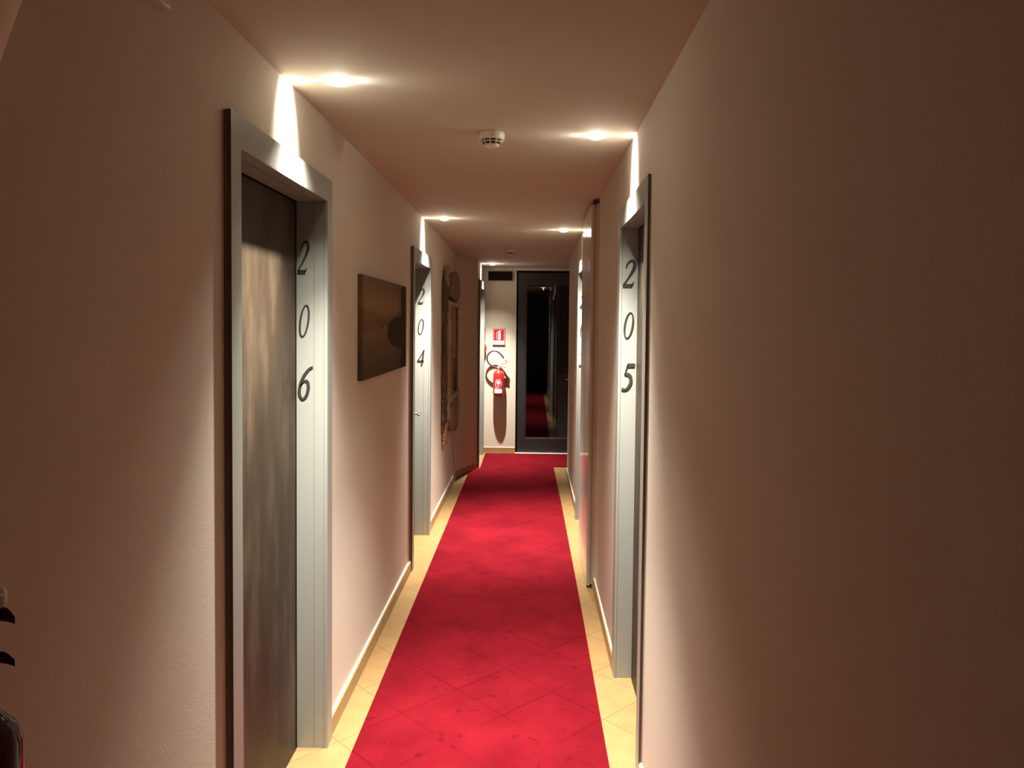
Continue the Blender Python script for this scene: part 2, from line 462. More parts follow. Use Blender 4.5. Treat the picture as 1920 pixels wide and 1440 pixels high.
# numerals fixed to the far jambs, facing the viewpoint
def numerals(n, ch_list, yface, boxes):
    for ch, (xa, xb, za, zb) in zip(ch_list, boxes):
        h = zb - za; w = xb - xa
        sh = 0.13; wx = (w/h - sh)/0.52
        mesh_obj('numeral', digit_mesh(ch, xa, za, h, yface, wx=wx, shear=sh), M_DIGIT, R[n])
numerals(1, '206', 2.810, [(-0.884, -0.832, 1.831, 1.953), (-0.884, -0.826, 1.591, 1.714), (-0.884, -0.824, 1.352, 1.479)])
numerals(2, '204', 5.722, [(-0.868, -0.810, 1.793, 1.910), (-0.874, -0.809, 1.560, 1.678), (-0.874, -0.808, 1.320, 1.441)])
numerals(3, '205', 3.440, [(0.418, 0.484, 1.823, 1.946), (0.419, 0.484, 1.587, 1.708), (0.419, 0.483, 1.349, 1.471)])
numerals(4, '203', 6.255, [(0.406, 0.470, 1.785, 1.905), (0.406, 0.468, 1.545, 1.665), (0.406, 0.468, 1.300, 1.422)])

# ------------------------------------------------------------------ glazed end door
root = empty('door_6', (0.23, YE, 0)); tag(root, 'dark anthracite glazed door in the end wall', 'door', kind='structure')
ya, yb = YE-0.004, YE+0.05
gx0, gx1, gz0, gz1 = -0.058, 0.520, 0.186, 2.150
bm = bmesh.new()      # outer frame, a dark rebate round the leaf
box(bm, GX0, GX0+0.022, ya+0.006, YE+0.10, 0, GZ); box(bm, GX1-0.022, GX1, ya+0.006, YE+0.10, 0, GZ); box(bm, GX0+0.022, GX1-0.022, ya+0.006, YE+0.10, GZ-0.022, GZ)
mesh_obj('door_frame', bm, M_SEAL, root)
bm = bmesh.new()
LX0, LX1, LZ = GX0+0.024, GX1-0.024, GZ-0.025
box(bm, LX0, gx0, ya, yb, 0.012, LZ); box(bm, gx1, LX1, ya, yb, 0.012, LZ)
box(bm, gx0, gx1, ya, yb, 0.012, gz0); box(bm, gx0, gx1, ya, yb, gz1, LZ)
mesh_obj('leaf', bm, M_DOORGREY, root, bevel=0.002)
bm = bmesh.new()      # glazing bead with a bright lower lip
for (a0, a1, b0, b1) in ((gx0, gx0+0.010, gz0, gz1), (gx1-0.010, gx1, gz0, gz1), (gx0+0.010, gx1-0.010, gz1-0.010, gz1), (gx0+0.010, gx1-0.010, gz0, gz0+0.010)):
    box(bm, a0, a1, ya+0.006, ya+0.016, b0, b1)
mesh_obj('glazing_bead', bm, M_DOORGREY, root)
bm = bmesh.new(); box(bm, gx0+0.010, gx1-0.010, ya+0.002, ya+0.0175, gz0+0.0102, gz0+0.014); mesh_obj('glazing_lip', bm, M_RAIL, root)
bm = bmesh.new(); box(bm, gx0, gx1, ya+0.018, ya+0.024, gz0, gz1)
mesh_obj('glass_pane', bm, M_GLASS, root)
bm = bmesh.new()
tube(bm, [(0.568, ya, 0.955), (0.568, ya-0.010, 0.955)], 0.024, 18)
tube(bm, catmull([(0.568, ya-0.010, 0.955), (0.568, ya-0.040, 0.955), (0.555, ya-0.050, 0.955), (0.52, ya-0.052, 0.955), (0.452, ya-0.052, 0.955)], 6), 0.009, 12)
mesh_obj('handle', bm, M_CHROME, root, smooth=True)
bm = bmesh.new(); box(bm, GX0, GX1, YE-0.05, YE+0.05, 0.0, 0.011)
o = mesh_obj('threshold', bm, M_BEAD, root)
# unlit stair hall behind the glass
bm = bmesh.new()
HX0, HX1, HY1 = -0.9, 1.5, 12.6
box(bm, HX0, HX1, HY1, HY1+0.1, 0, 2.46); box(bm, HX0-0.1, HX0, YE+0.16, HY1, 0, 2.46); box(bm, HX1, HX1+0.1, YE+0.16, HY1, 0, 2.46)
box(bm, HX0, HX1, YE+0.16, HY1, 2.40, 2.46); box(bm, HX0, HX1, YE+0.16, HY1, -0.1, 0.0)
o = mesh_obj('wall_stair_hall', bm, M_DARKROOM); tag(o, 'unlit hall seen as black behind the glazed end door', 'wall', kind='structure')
rt = empty('stair_railing', (0.45, 10.2, 0)); tag(rt, 'faint grey railing standing behind the glass of the end door', 'railing')
bm = bmesh.new(); tube(bm, [(0.36, 10.2, 0.95), (1.05, 10.2, 0.95)], 0.02, 10); mesh_obj('handrail', bm, M_RAIL, rt)
bm = bmesh.new(); tube(bm, [(0.36, 10.2, 0.12), (1.05, 10.2, 0.12)], 0.012, 10)
mesh_obj('bottom_rail', bm, M_RAIL, rt)
for i in range(7):
    bm = bmesh.new(); tube(bm, [(0.38 + i*0.105, 10.2, 0.0 if i in (0, 6) else 0.12), (0.38 + i*0.105, 10.2, 0.945)], 0.009, 8)
    mesh_obj('baluster', bm, M_RAIL, rt)

# ------------------------------------------------------------------ carpet
bm = bmesh.new()
pts = [(-0.667, -2.5), (0.311, -2.5), (0.311, 4.2), (0.300, 6.7), (0.281, 8.56), (2.45, 8.56), (2.45, 9.395), (-0.557, 9.395), (-0.557, 8.44), (-0.585, 8.375), (-0.667, 8.19)]
prism(bm, pts, 0.0, 0.007)
o = mesh_obj('carpet_runner', bm, M_CARPET); tag(o, 'long red carpet runner covering the corridor floor', 'carpet')

# ------------------------------------------------------------------ white closet on the right wall
root = empty('wall_closet', (XR, 5.02, 0)); tag(root, 'tall narrow white closet set against the right wall between doors 205 and 203', 'closet')
cz = 2.392
bm = bmesh.new()
box(bm, 0.402, 0.4195, 4.605, 5.405, 0.0, cz); box(bm, 0.388, 0.402, 4.636, 5.405, 0.02, cz-0.006)
mesh_obj('frame', bm, M_SATINWHITE, root)
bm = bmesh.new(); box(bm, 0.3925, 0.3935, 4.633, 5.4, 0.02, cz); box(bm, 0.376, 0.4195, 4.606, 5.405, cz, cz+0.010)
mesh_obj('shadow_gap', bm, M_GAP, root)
for (a, b) in ((4.636, 5.019), (5.031, 5.400)):
    bm = bmesh.new(); box(bm, 0.367, 0.3865, a, b, 0.010, cz-0.004)
    dd = mesh_obj('closet_door', bm, M_GLOSSWHITE, root, bevel=0.0015)
for a in (4.640, 5.012):
    bm = bmesh.new(); box(bm, 0.370, 0.386, a, a+0.025, 0.0, 0.0095); mesh_obj('pivot_foot', bm, M_SEAL, root)

# ------------------------------------------------------------------ canvas picture
root = empty('canvas_picture', (XL, 3.985, 1.38)); tag(root, 'frameless brown canvas picture of a misty lake between doors 206 and 204', 'picture')
def m_canvas():
    a = NT('misty_lake_print')
    sp = a.n('ShaderNodeSeparateXYZ'); a.l(a.obj(), sp.inputs[0])
    u = a.math('ADD', a.math('DIVIDE', sp.outputs[1], 1.195), 0.5); v = a.math('DIVIDE', sp.outputs[2], 0.49)
    nz = a.noise(9, 5, 0.6); nf = a.noise(26, 4, 0.6)
    base = a.ramp(v, [(0.0, (0.075, 0.056, 0.037, 1)), (0.30, (0.135, 0.093, 0.053, 1)), (0.55, (0.225, 0.138, 0.066, 1)), (0.75, (0.250, 0.158, 0.075, 1)), (1.0, (0.150, 0.103, 0.056, 1))])
    base = a.mix(a.math('MULTIPLY', a.math('GREATER_THAN', a.math('ABSOLUTE', a.math('SUBTRACT', u, 0.40)), 0.36), 0.25), base, (0.05, 0.04, 0.027, 1))
    # hills and their mirror image across the shoreline at v = .56
    dv = a.math('ABSOLUTE', a.math('SUBTRACT', v, 0.555))
    hill = a.math('ADD', a.math('MULTIPLY', nz, 0.10), a.math('MULTIPLY', a.math('ABSOLUTE', a.math('SUBTRACT', u, 0.45)), 0.16))
    base = a.mix(a.math('MULTIPLY', a.math('LESS_THAN', dv, hill), 0.30), base, (0.055, 0.040, 0.024, 1))
    line = a.math('MULTIPLY', a.math('LESS_THAN', dv, 0.006), a.math('LESS_THAN', u, 0.62))
    base = a.mix(a.math('MULTIPLY', line, 0.35), base, (0.035, 0.026, 0.017, 1))
    hut = a.math('MULTIPLY', a.math('LESS_THAN', a.math('ABSOLUTE', a.math('SUBTRACT', u, 0.37)), 0.022), a.math('LESS_THAN', a.math('ABSOLUTE', a.math('SUBTRACT', v, 0.505)), 0.025))
    base = a.mix(a.math('MULTIPLY', hut, 0.6), base, (0.03, 0.022, 0.015, 1))
    # dark tree at the right with a round reflected crown
    e1 = a.math('ADD', a.math('POWER', a.math('DIVIDE', a.math('SUBTRACT', u, 0.82), 0.36), 2), a.math('POWER', a.math('DIVIDE', a.math('SUBTRACT', v, 0.44), 0.21), 2))
    e1 = a.math('ADD', e1, a.math('MULTIPLY', a.math('SUBTRACT', nf, 0.5), 1.1))
    e2 = a.math('ADD', a.math('SUBTRACT', 1.0, u), a.math('MULTIPLY', a.math('SUBTRACT', nf, 0.5), 0.22))
    tree = a.math('MAXIMUM', a.math('LESS_THAN', e1, 0.8), a.math('LESS_THAN', e2, 0.15))
    base = a.mix(a.math('MULTIPLY', tree, 0.85), base, (0.022, 0.019, 0.016, 1))
    a.set(Base_Color=base, Roughness=0.7)
    a.b.inputs['Specular IOR Level'].default_value = 0.02
    return a.m
M_CANVAS = m_canvas()
bm = bmesh.new()
box(bm, XL+0.0005, -0.766, 3.388, 4.583, 1.380, 1.868)
o = mesh_obj('canvas', bm, M_CANVAS, root, bevel=0.003)

# ------------------------------------------------------------------ carved wood panel
root = empty('carved_wood_panel', (XL, 7.25, 0.56)); tag(root, 'weathered carved wooden panel with ochre patches hung on the left wall past door 204', 'wall carving')
def m_oldwood(name, lo, mid, hi, rough=0.75):
    a = NT(name)
    v = a.noise(9, 6, 0.65, stretch=(1.5, 1.5, 0.35)); g = a.noise(55, 4, 0.6, stretch=(1, 1, 0.12))
    c = a.ramp(v, [(0.3, lo), (0.52, mid), (0.72, hi)])
    a.set(Base_Color=a.mix(a.math('MULTIPLY', g, 0.4), c, lo), Roughness=rough)
    a.bump(a.math('ADD', v, a.math('MULTIPLY', g, 0.5)), 0.6, 0.012)
    return a.m
M_OLD = m_oldwood('weathered_wood', (0.090, 0.060, 0.025, 1), (0.25, 0.185, 0.090, 1), (0.42, 0.34, 0.19, 1))
M_BARK = m_oldwood('dark_bark', (0.030, 0.016, 0.008, 1), (0.105, 0.060, 0.026, 1), (0.23, 0.15, 0.065, 1))
M_PALE = m_oldwood('pale_worn_wood', (0.20, 0.155, 0.080, 1), (0.42, 0.34, 0.20, 1), (0.58, 0.50, 0.33, 1))
M_OCHRE = m_oldwood('ochre_wood', (0.20, 0.115, 0.030, 1), (0.36, 0.225, 0.065, 1), (0.46, 0.31, 0.10, 1))
def rough_slab(y0, y1, z0, z1, x0, th, amp=0.006, ny=8, nz=26, round_=0.0, wob=0.0):
    """slab on the wall with a hand-worked, uneven front face and edge"""
    y0, y1 = 6.59 + (y0-6.5)*0.85, 6.59 + (y1-6.5)*0.85
    bm = bmesh.new(); rnd = random.Random(int(y0*1000+z0*77))
    F = []
    for j in range(nz+1):
        row = []
        for i in range(ny+1):
            u, w = i/ny, j/nz
            cy = (y0+y1)/2; hw = (y1-y0)/2
            k = 1.0
            if round_ > 0:
                e = abs(2*w-1); k = (max(0.0, 1-e**(2/round_)))**0.5*(1) if round_ < 9 else 1
                k = max(k, 0.12)
            yy = cy + (2*u-1)*hw*k + (rnd.uniform(-wob, wob) if i in (0, ny) else 0)
            zz = z0 + (z1-z0)*w + (rnd.uniform(-wob, wob) if j in (0, nz) else 0)
            edge = min(u, 1-u)*ny; cr = 0.65 + 0.35*min(1, edge/1.5)
            row.append(bm.verts.new((x0 + th*cr + rnd.uniform(-amp, amp), yy, zz)))
        F.append(row)
    B = [[bm.verts.new((x0, v.co.y, v.co.z)) for v in row] for row in F]
    for j in range(nz):
        for i in range(ny):
            bm.faces.new((F[j][i], F[j][i+1], F[j+1][i+1], F[j+1][i])).smooth = True
            bm.faces.new((B[j][i], B[j+1][i], B[j+1][i+1], B[j][i+1]))
    for j in range(nz):
        for i in (0, ny): bm.faces.new((F[j][i], F[j+1][i], B[j+1][i], B[j][i]))
    for i in range(ny):
        for j in (0, nz): bm.faces.new((F[j][i], F[j][i+1], B[j][i+1], B[j][i]))
    return bm
mesh_obj('backboard', rough_slab(6.56, 8.05, 0.62, 2.11, XL+0.0005, 0.012, 0.003, 10, 40, 0, 0.012), M_BARK, root)
mesh_obj('bark_edge', rough_slab(6.50, 6.80, 0.70, 2.02, XL+0.006, 0.028, 0.008, 4, 40, 0, 0.016), M_BARK, root)
for (a, b, c, e) in ((6.86, 7.10, 0.74, 1.86), (7.13, 7.36, 0.72, 1.84)):
    mesh_obj('stave', rough_slab(a, b, c, e, XL+0.010, 0.030, 0.006, 4, 40, 0, 0.010), M_PALE if a < 7 else M_OLD, root)
mesh_obj('stave', rough_slab(7.66, 8.02, 0.86, 1.82, XL+0.010, 0.018, 0.006, 4, 36, 0, 0.014), M_BARK, root)
for (a, b, c, e) in ((6.66, 6.93, 1.985, 2.165), (6.56, 6.84, 0.555, 0.735), (7.45, 7.64, 1.30, 1.80)):
    mesh_obj('ochre_block', rough_slab(a, b, c, e, XL+0.008, 0.032, 0.003, 4, 14, 0, 0.006), M_OCHRE, root)
for (c, e) in ((1.862, 2.150), (0.580, 0.900)):
    mesh_obj('rounded_boss', rough_slab(7.02, 8.02, c, e, XL+0.012, 0.036, 0.005, 14, 16, 0.55, 0.006), M_OLD, root)
for (c, e) in ((1.806, 1.852), (0.905, 0.955)):
    mesh_obj('cross_band', rough_slab(6.84, 8.00, c, e, XL+0.012, 0.038, 0.004, 16, 4, 0, 0.006), M_PALE, root)
bm = bmesh.new(); lathe(bm, [(0, 0.012), (0.010, 0.009), (0.014, 0), (0.010, -0.009), (0, -0.012)], (XL+0.054, 7.70, 1.842), 14)  # small steel bead added for the bright glint on the cross band
mesh_obj('glint_bead', bm, M_CHROME, root)

# cable cover below the carving
root = empty('cable_cover', (XL, 7.85, 0.1)); tag(root, 'thin white vertical cable cover below the carved wooden panel', 'cable cover')
bm = bmesh.new(); box(bm, XL+0.0005, XL+0.014, 7.835, 7.875, 0.080, 0.235); mesh_obj('lower_length', bm, M_PLASTIC, root, bevel=0.002)
bm = bmesh.new(); box(bm, XL+0.0005, XL+0.022, 7.825, 7.885, 0.250, 0.285); box(bm, XL+0.0005, XL+0.014, 7.835, 7.875, 0.285, 0.50); mesh_obj('upper_length', bm, M_PLASTIC, root, bevel=0.002)

# ------------------------------------------------------------------ downlights
L_COL = (1.0, 0.925, 0.82)
E_HOT, E_CORE, E_FLOOD, E_FAN_W, E_FAN_I, E_GLOW = 240.0, 560.0, 110.0, 22.0, 2.2, 0.35
def spot(name, loc, d, energy, size, blend, parent, sx=1.0, sy=1.0, rad=0.012):
    l = bpy.data.lights.new(name, 'SPOT'); l.energy = energy; l.spot_size = math.radians(size); l.spot_blend = blend
    l.shadow_soft_size = rad; l.color = L_COL
    o = bpy.data.objects.new(name, l); link(o, parent)
    o.location = Vector(loc) - parent.location
    d = Vector(d).normalized()
    z = -d; x = Vector((0, 1, 0)) - z*z.y; x.normalize(); y = z.cross(x)
    o.rotation_euler = Matrix((x, y, z)).transposed().to_euler()
    o.scale = (sx, sy, 1)
    return o
def downlight(x, y, wall, label, k=1.0):
    z = zc(y)
    root = empty('downlight', (x, y, z)); tag(root, label, 'ceiling light', 'recessed ceiling spots')
    bm = bmesh.new(); lathe(bm, [(0.036, 0.003), (0.040, 0.003), (0.040, -0.0006), (0.0385, -0.0012), (0.036, -0.0012), (0.036, 0.003)], (x, y, z), 36)
    mesh_obj('trim_ring', bm, M_WHITE, root, smooth=True)
    bm = bmesh.new(); lathe(bm, [(0.0, -0.018), (0.014, -0.0172), (0.026, -0.0135), (0.033, -0.007), (0.0355, 0.0), (0.0355, 0.003)], (x, y, z), 32)
    mesh_obj('lens', bm, M_LAMP, root, smooth=True)
    zz = z-0.026
    spot('beam', (x, y, zz), (0.0, 0, -1), E_CORE*k, 74, 1.0, root)
    spot('flood', (x, y, zz), (0.0, 0, -1), E_FLOOD*k, 96, 1.0, root)
    spot('hot_core', (x, y, zz), (0.0, 0, -1), E_HOT*k, 54, 1.0, root)
    d = 1 if wall > x else -1
    # sideways spill through the lamp holder, narrow along the corridor
    spot('wall_spill', (x, y, zz), (d, 0, -0.68), E_FAN_W, 120, 0.75, root, 0.40, 1.0, 0.010)
    spot('corridor_spill', (x, y, zz), (-d, 0, 0.10), E_FAN_I, 130, 1.0, root, 0.42, 1.0, 0.010)
    gl = bpy.data.lights.new('glow', 'POINT'); gl.energy = E_GLOW; gl.color = L_COL; gl.shadow_soft_size = 0.01
    go = bpy.data.objects.new('glow', gl); link(go, root); go.location = (0, 0, -0.040)
    return root
downlight(-0.620, 2.400, XL, 'lit ceiling spot above door 206')
downlight(0.258, 3.080, XR, 'lit ceiling spot above door 205')
downlight(-0.632, 5.42, XL, 'lit ceiling spot above door 204')
downlight(0.254, 5.99, XR, 'lit ceiling spot above door 203')
downlight(-0.463, 8.930, -0.600, 'lit ceiling spot near the end wall beside the fire extinguisher', 0.85)

# ------------------------------------------------------------------ smoke detectors
def detector(x, y, label):
    z = zc(y)
    root = empty('smoke_detector', (x, y, z)); tag(root, label, 'smoke detector', 'ceiling smoke detectors')
    bm = bmesh.new(); lathe(bm, [(0.0, 0.0), (0.052, 0.0), (0.053, -0.004), (0.052, -0.024), (0.049, -0.029), (0.0, -0.029)], (x, y, z), 40); mesh_obj('base', bm, M_PLASTIC, root, smooth=False)
    bm = bmesh.new(); lathe(bm, [(0.0, -0.029), (0.040, -0.029), (0.033, -0.047), (0.0, -0.047)], (x, y, z), 36); mesh_obj('vent_chamber', bm, M_VENT, root)
    bm = bmesh.new()
    for k in range(10):
        a = 2*math.pi*k/10 + 0.2; c, s = math.cos(a), math.sin(a)
        tube(bm, [(x+0.046*c, y+0.046*s, z-0.028), (x+0.033*c, y+0.033*s, z-0.050)], 0.0022, 6)
    lathe(bm, [(0.0425, -0.0365), (0.0445, -0.0365), (0.0435, -0.0395), (0.0405, -0.0395), (0.0425, -0.0365)], (x, y, z), 36)
    mesh_obj('cage', bm, M_PLASTIC, root)
    bm = bmesh.new(); lathe(bm, [(0.0, -0.047), (0.033, -0.047), (0.031, -0.053), (0.020, -0.057), (0.0, -0.058)], (x, y, z), 32); mesh_obj('cap', bm, M_PLASTIC, root, smooth=True)
detector(-0.166, 3.055, 'round white smoke detector on the ceiling between the two nearest spots')
detector(-0.205, 7.42, 'small far smoke detector on the ceiling in front of the end door')

# ------------------------------------------------------------------ end wall fittings
def flat_text(txt, size, loc, mat, parent, name='lettering', extrude=0.0006, sx=1.0):
    cu = bpy.data.curves.new('txt', 'FONT'); cu.body = txt; cu.size = size; cu.align_x = 'CENTER'; cu.align_y = 'CENTER'; cu.extrude = extrude; cu.space_character = 1.0
    t = bpy.data.objects.new('txt', cu); COL.objects.link(t)
    bpy.context.view_layer.update()
    me = bpy.data.meshes.new_from_object(t)
    bpy.data.objects.remove(t)
    me.transform(Matrix.Translation(Vector(loc) - parent.location) @ Matrix.Rotation(math.pi/2, 4, 'X') @ Matrix.Diagonal((sx, 1, 1, 1)))
    me.materials.clear(); me.materials.append(mat)
    return link(bpy.data.objects.new(name, me), parent)

# extinguisher sign
sx0, sx1, sz0, sz1 = -0.478, -0.322, 1.376, 1.590
root = empty('extinguisher_sign', (-0.40, YE, sz0)); tag(root, 'red and white sign with an extinguisher pictogram above the fire extinguisher', 'sign')
bm = bmesh.new(); box(bm, sx0, sx1, YE-0.014, YE-0.0005, sz0, sz1); mesh_obj('plate', bm, plain('sign_plate_edge', (0.16, 0.11, 0.09, 1), 0.5), root)
yp = YE-0.014
bm = bmesh.new(); box(bm, sx0+0.008, sx1-0.008, yp-0.0012, yp, sz0+0.006, sz1-0.008); mesh_obj('white_border', bm, M_WHITE, root)
bm = bmesh.new(); box(bm, sx0+0.012, sx1-0.012, yp-0.0022, yp-0.0013, sz0+0.058, sz1-0.012); mesh_obj('red_field', bm, M_SIGNRED, root)
bm = bmesh.new(); yy = yp-0.0032
cx = -0.394
pr = [(-0.013, 0), (0.013, 0), (0.016, 0.006), (0.016, 0.078), (0.012, 0.092), (0.005, 0.098), (0.005, 0.110), (-0.005, 0.110), (-0.005, 0.098), (-0.012, 0.092), (-0.016, 0.078), (-0.016, 0.006)]
va = [bm.verts.new((cx+a, yy, sz0+0.068+b)) for a, b in pr]; vb = [bm.verts.new((cx+a, yy+0.0008, sz0+0.068+b)) for a, b in pr]
bm.faces.new(va); bm.faces.new(vb)
for i in range(len(pr)): bm.faces.new((va[i], va[(i+1) % len(pr)], vb[(i+1) % len(pr)], vb[i]))
box(bm, cx-0.006, cx+0.026, yy, yy+0.0008, sz0+0.176, sz0+0.184)
tube(bm, catmull([(cx-0.004, yy+0.0006, sz0+0.172), (cx-0.030, yy+0.0006, sz0+0.158), (cx-0.036, yy+0.0006, sz0+0.120), (cx-0.034, yy+0.0006, sz0+0.085), (cx-0.026, yy+0.0006, sz0+0.072)], 6), 0.0032, 8)
mesh_obj('pictogram', bm, M_WHITE, root)
flat_text('ESTINTORE', 0.030, (-0.40, yp-0.0020, sz0+0.032), M_BLACKTXT, root, sx=0.78)

# fire extinguisher
ex, ey = -0.394, YE-0.082
root = empty('fire_extinguisher', (ex, ey, 0.735)); tag(root, 'red fire extinguisher with black hose loop hung on the end wall', 'fire extinguisher')
bm = bmesh.new()
lathe(bm, [(0.0, 0.742), (0.040, 0.736), (0.058, 0.738), (0.066, 0.748), (0.0705, 0.765), (0.0705, 1.000), (0.068, 1.020), (0.058, 1.040), (0.042, 1.054), (0.026, 1.062), (0.024, 1.076), (0.0, 1.076)], (ex, ey, 0), 40)
mesh_obj('cylinder', bm, M_RED, root, smooth=True)
def wrap(xa, xb, za, zb, r, n=8):
    b2 = bmesh.new(); F, B = [], []
    for i in range(n+1):
        x = xa + (xb-xa)*i/n; y = -math.sqrt(max(0, r*r - x*x)); y2 = -math.sqrt(max(0, (r-0.0006)**2 - x*x))
        F.append([b2.verts.new((ex+x, ey+y, z)) for z in (za, zb)]); B.append([b2.verts.new((ex+x, ey+y2, z)) for z in (za, zb)])
    for i in range(n):
        b2.faces.new((F[i][0], F[i+1][0], F[i+1][1], F[i][1])); b2.faces.new((B[i][0], B[i][1], B[i+1][1], B[i+1][0]))
        for k in (0, 1): b2.faces.new((F[i][k], F[i+1][k], B[i+1][k], B[i][k]))
    for i in (0, n): b2.faces.new((F[i][0], F[i][1], B[i][1], B[i][0]))
    return b2
lb = mesh_obj('label', wrap(-0.062, 0.062, 0.775, 0.955, 0.0713), M_REDLABEL, root)
for (xa, xb, za, zb, m) in ((-0.032, 0.030, 0.938, 0.948, M_PINK), (-0.040, -0.022, 0.905, 0.930, M_PINK), (-0.016, 0.018, 0.892, 0.930, M_WHITE), (0.024, 0.040, 0.900, 0.926, M_PINK),
                            (-0.044, -0.030, 0.878, 0.898, M_PINK), (-0.006, 0.010, 0.880, 0.890, M_PINK), (0.030, 0.044, 0.878, 0.892, M_PINK), (-0.050, 0.050, 0.868, 0.871, M_PINK), (-0.046, 0.020, 0.856, 0.860, M_PINK), (-0.046, 0.034, 0.846, 0.850, M_PINK), (-0.046, 0.006, 0.836, 0.840, M_PINK)):
    mesh_obj('print_mark', wrap(xa, xb, za, zb, 0.0722), m, lb)
mesh_obj('white_tag', wrap(-0.050, 0.046, 0.778, 0.830, 0.0722), M_WHITE, lb)
bm = bmesh.new(); lathe(bm, [(0.0, 1.076), (0.020, 1.076), (0.020, 1.090), (0.014, 1.094), (0.014, 1.112), (0.0, 1.114)], (ex, ey, 0), 20); tube(bm, [(ex, ey, 1.098), (ex-0.034, ey, 1.098)], 0.008, 10)
vl = mesh_obj('valve', bm, M_BRASS, root)
bm = bmesh.new(); lathe(bm, [(0.0, -0.006), (0.012, -0.006), (0.012, 0.006), (0.0, 0.006)], (ex+0.016, ey-0.022, 1.086), 14); mesh_obj('gauge', bm, M_RED, vl)
def lever(pts, w, t):
    b2 = bmesh.new()
    P = catmull(pts, 6)
    rows = []
    for x, z in P: rows.append([b2.verts.new((ex+x, ey+dy, z+dz)) for dy, dz in ((-w, 0), (w, 0), (w, t), (-w, t))])
    for A, B in zip(rows, rows[1:]):
        for k in range(4): b2.faces.new((A[k], A[(k+1) % 4], B[(k+1) % 4], B[k]))
    b2.faces.new(rows[0]); b2.faces.new(rows[-1][::-1]); return b2
mesh_obj('upper_lever', lever([(-0.006, 1.108), (0.020, 1.122), (0.055, 1.140), (0.088, 1.148), (0.104, 1.150)], 0.011, 0.006), M_RED, root)
mesh_obj('lower_lever', lever([(0.010, 1.106), (0.045, 1.100), (0.080, 1.098), (0.104, 1.090)], 0.010, 0.005), plain('grey_lever', (0.20, 0.19, 0.17, 1), 0.4, 0.5), root)
bm = bmesh.new()
hose = [(-0.034, 1.098), (-0.062, 1.104), (-0.100, 1.122), (-0.134, 1.158), (-0.148, 1.200), (-0.140, 1.248), (-0.112, 1.284), (-0.072, 1.302), (-0.028, 1.298), (0.012, 1.272), (0.046, 1.234), (0.062, 1.212)]
tube(bm, catmull([(ex+a, ey-0.004, b) for a, b in hose], 8), 0.0095, 10); mesh_obj('hose', bm, M_BLACK, root)
bm = bmesh.new(); tube(bm, [(ex+0.062, ey-0.004, 1.212), (ex+0.104, ey-0.004, 1.163)], 0.008, 10, r_end=0.004); mesh_obj('nozzle', bm, plain('grey_nozzle', (0.35, 0.30, 0.26, 1), 0.4, 0.4), root)
bm = bmesh.new(); box(bm, ex-0.020, ex+0.020, ey+0.018, YE, 1.063, 1.075); box(bm, ex-0.020, ex+0.020, YE-0.005, YE, 0.98, 1.075); mesh_obj('wall_bracket', bm, M_BLACK, root)

# emergency panel over the extinguisher
root = empty('emergency_sign', (-0.39, YE, 2.195)); tag(root, 'dark maroon unlit panel high on the end wall left of the glazed door', 'sign')
bm = bmesh.new(); box(bm, -0.540, -0.242, YE-0.045, YE, 2.192, 2.304); mesh_obj('housing', bm, M_MAROON, root, bevel=0.003)
bm = bmesh.new(); box(bm, -0.530, -0.252, YE-0.048, YE-0.0452, 2.200, 2.296); mesh_obj('screen', bm, plain('maroon_screen', (0.010, 0.002, 0.003, 1), 0.7, Specular_IOR_Level=0.1), root)
bm = bmesh.new(); box(bm, -0.435, -0.410, YE-0.030, YE-0.010, 2.3045, 2.312); mesh_obj('fixing_clip', bm, M_PLASTIC, root)

# red alarm unit and dark plate on the left, just before the corner
root = empty('alarm_button', (-0.600, 9.405, 1.26)); tag(root, 'red wall alarm unit peeping out at the left corner of the end wall', 'alarm')
bm = bmesh.new(); box(bm, -0.5995, -0.580, 9.370, 9.440, 1.262, 1.402); mesh_obj('backplate', bm, M_RED, root, bevel=0.006)
bm = bmesh.new(); lathe(bm, [(0.0, 0.052), (0.022, 0.050), (0.048, 0.030), (0.066, 0.0)], (0, 0, 0), 24)
for v in bm.verts: v.co = Vector((-0.5998 + 0.02 + v.co.z*0.55, 9.405 + v.co.x*0.5, 1.332 + v.co.y))
mesh_obj('dome', bm, M_RED, root, smooth=True)
root = empty('dark_wall_plate', (-0.600, 9.405, 1.43)); tag(root, 'narrow dark plate on the wall above the red alarm unit', 'plate')
bm = bmesh.new(); box(bm, -0.5995, -0.574, 9.375, 9.435, 1.430, 1.605); mesh_obj('plate_body', bm, M_VENT, root, bevel=0.003)
bm = bmesh.new(); box(bm, -0.574, -0.5725, 9.382, 9.428, 1.440, 1.595); mesh_obj('plate_front', bm, M_BLACK, root)

# ------------------------------------------------------------------ foreground bits at the left edge
root = empty('wall_sconce', (XL, 0.93, 1.86)); tag(root, 'pale plaster wall sconce, unlit, cut by the top left corner of the picture', 'wall light')
bm = bmesh.new()
out = [(0.014, 1.865), (0.052, 1.89), (0.080, 1.93), (0.097, 1.984), (0.115, 2.046), (0.137, 2.12), (0.157, 2.20)]
prof = out + [(0.149, 2.204)] + [(max(r-0.010, 0.004), z+0.004) for r, z in out[::-1]]
lathe(bm, prof, (XL+0.001, 0.93, 0), 28, 0, -math.pi/2, math.pi/2)
mesh_obj('shade', bm, m_plaster('sconce_plaster', (0.80, 0.74, 0.66, 1)), root, smooth=True)
bm = bmesh.new(); box(bm, XL+0.0005, XL+0.012, 0.90, 0.96, 1.90, 2.10); mesh_obj('wall_mount', bm, M_PLASTIC, root)
root = empty('wall_box', (XL, 1.40, 2.312)); tag(root, 'pale box high on the left wall, only its lower corner at the top edge', 'box')
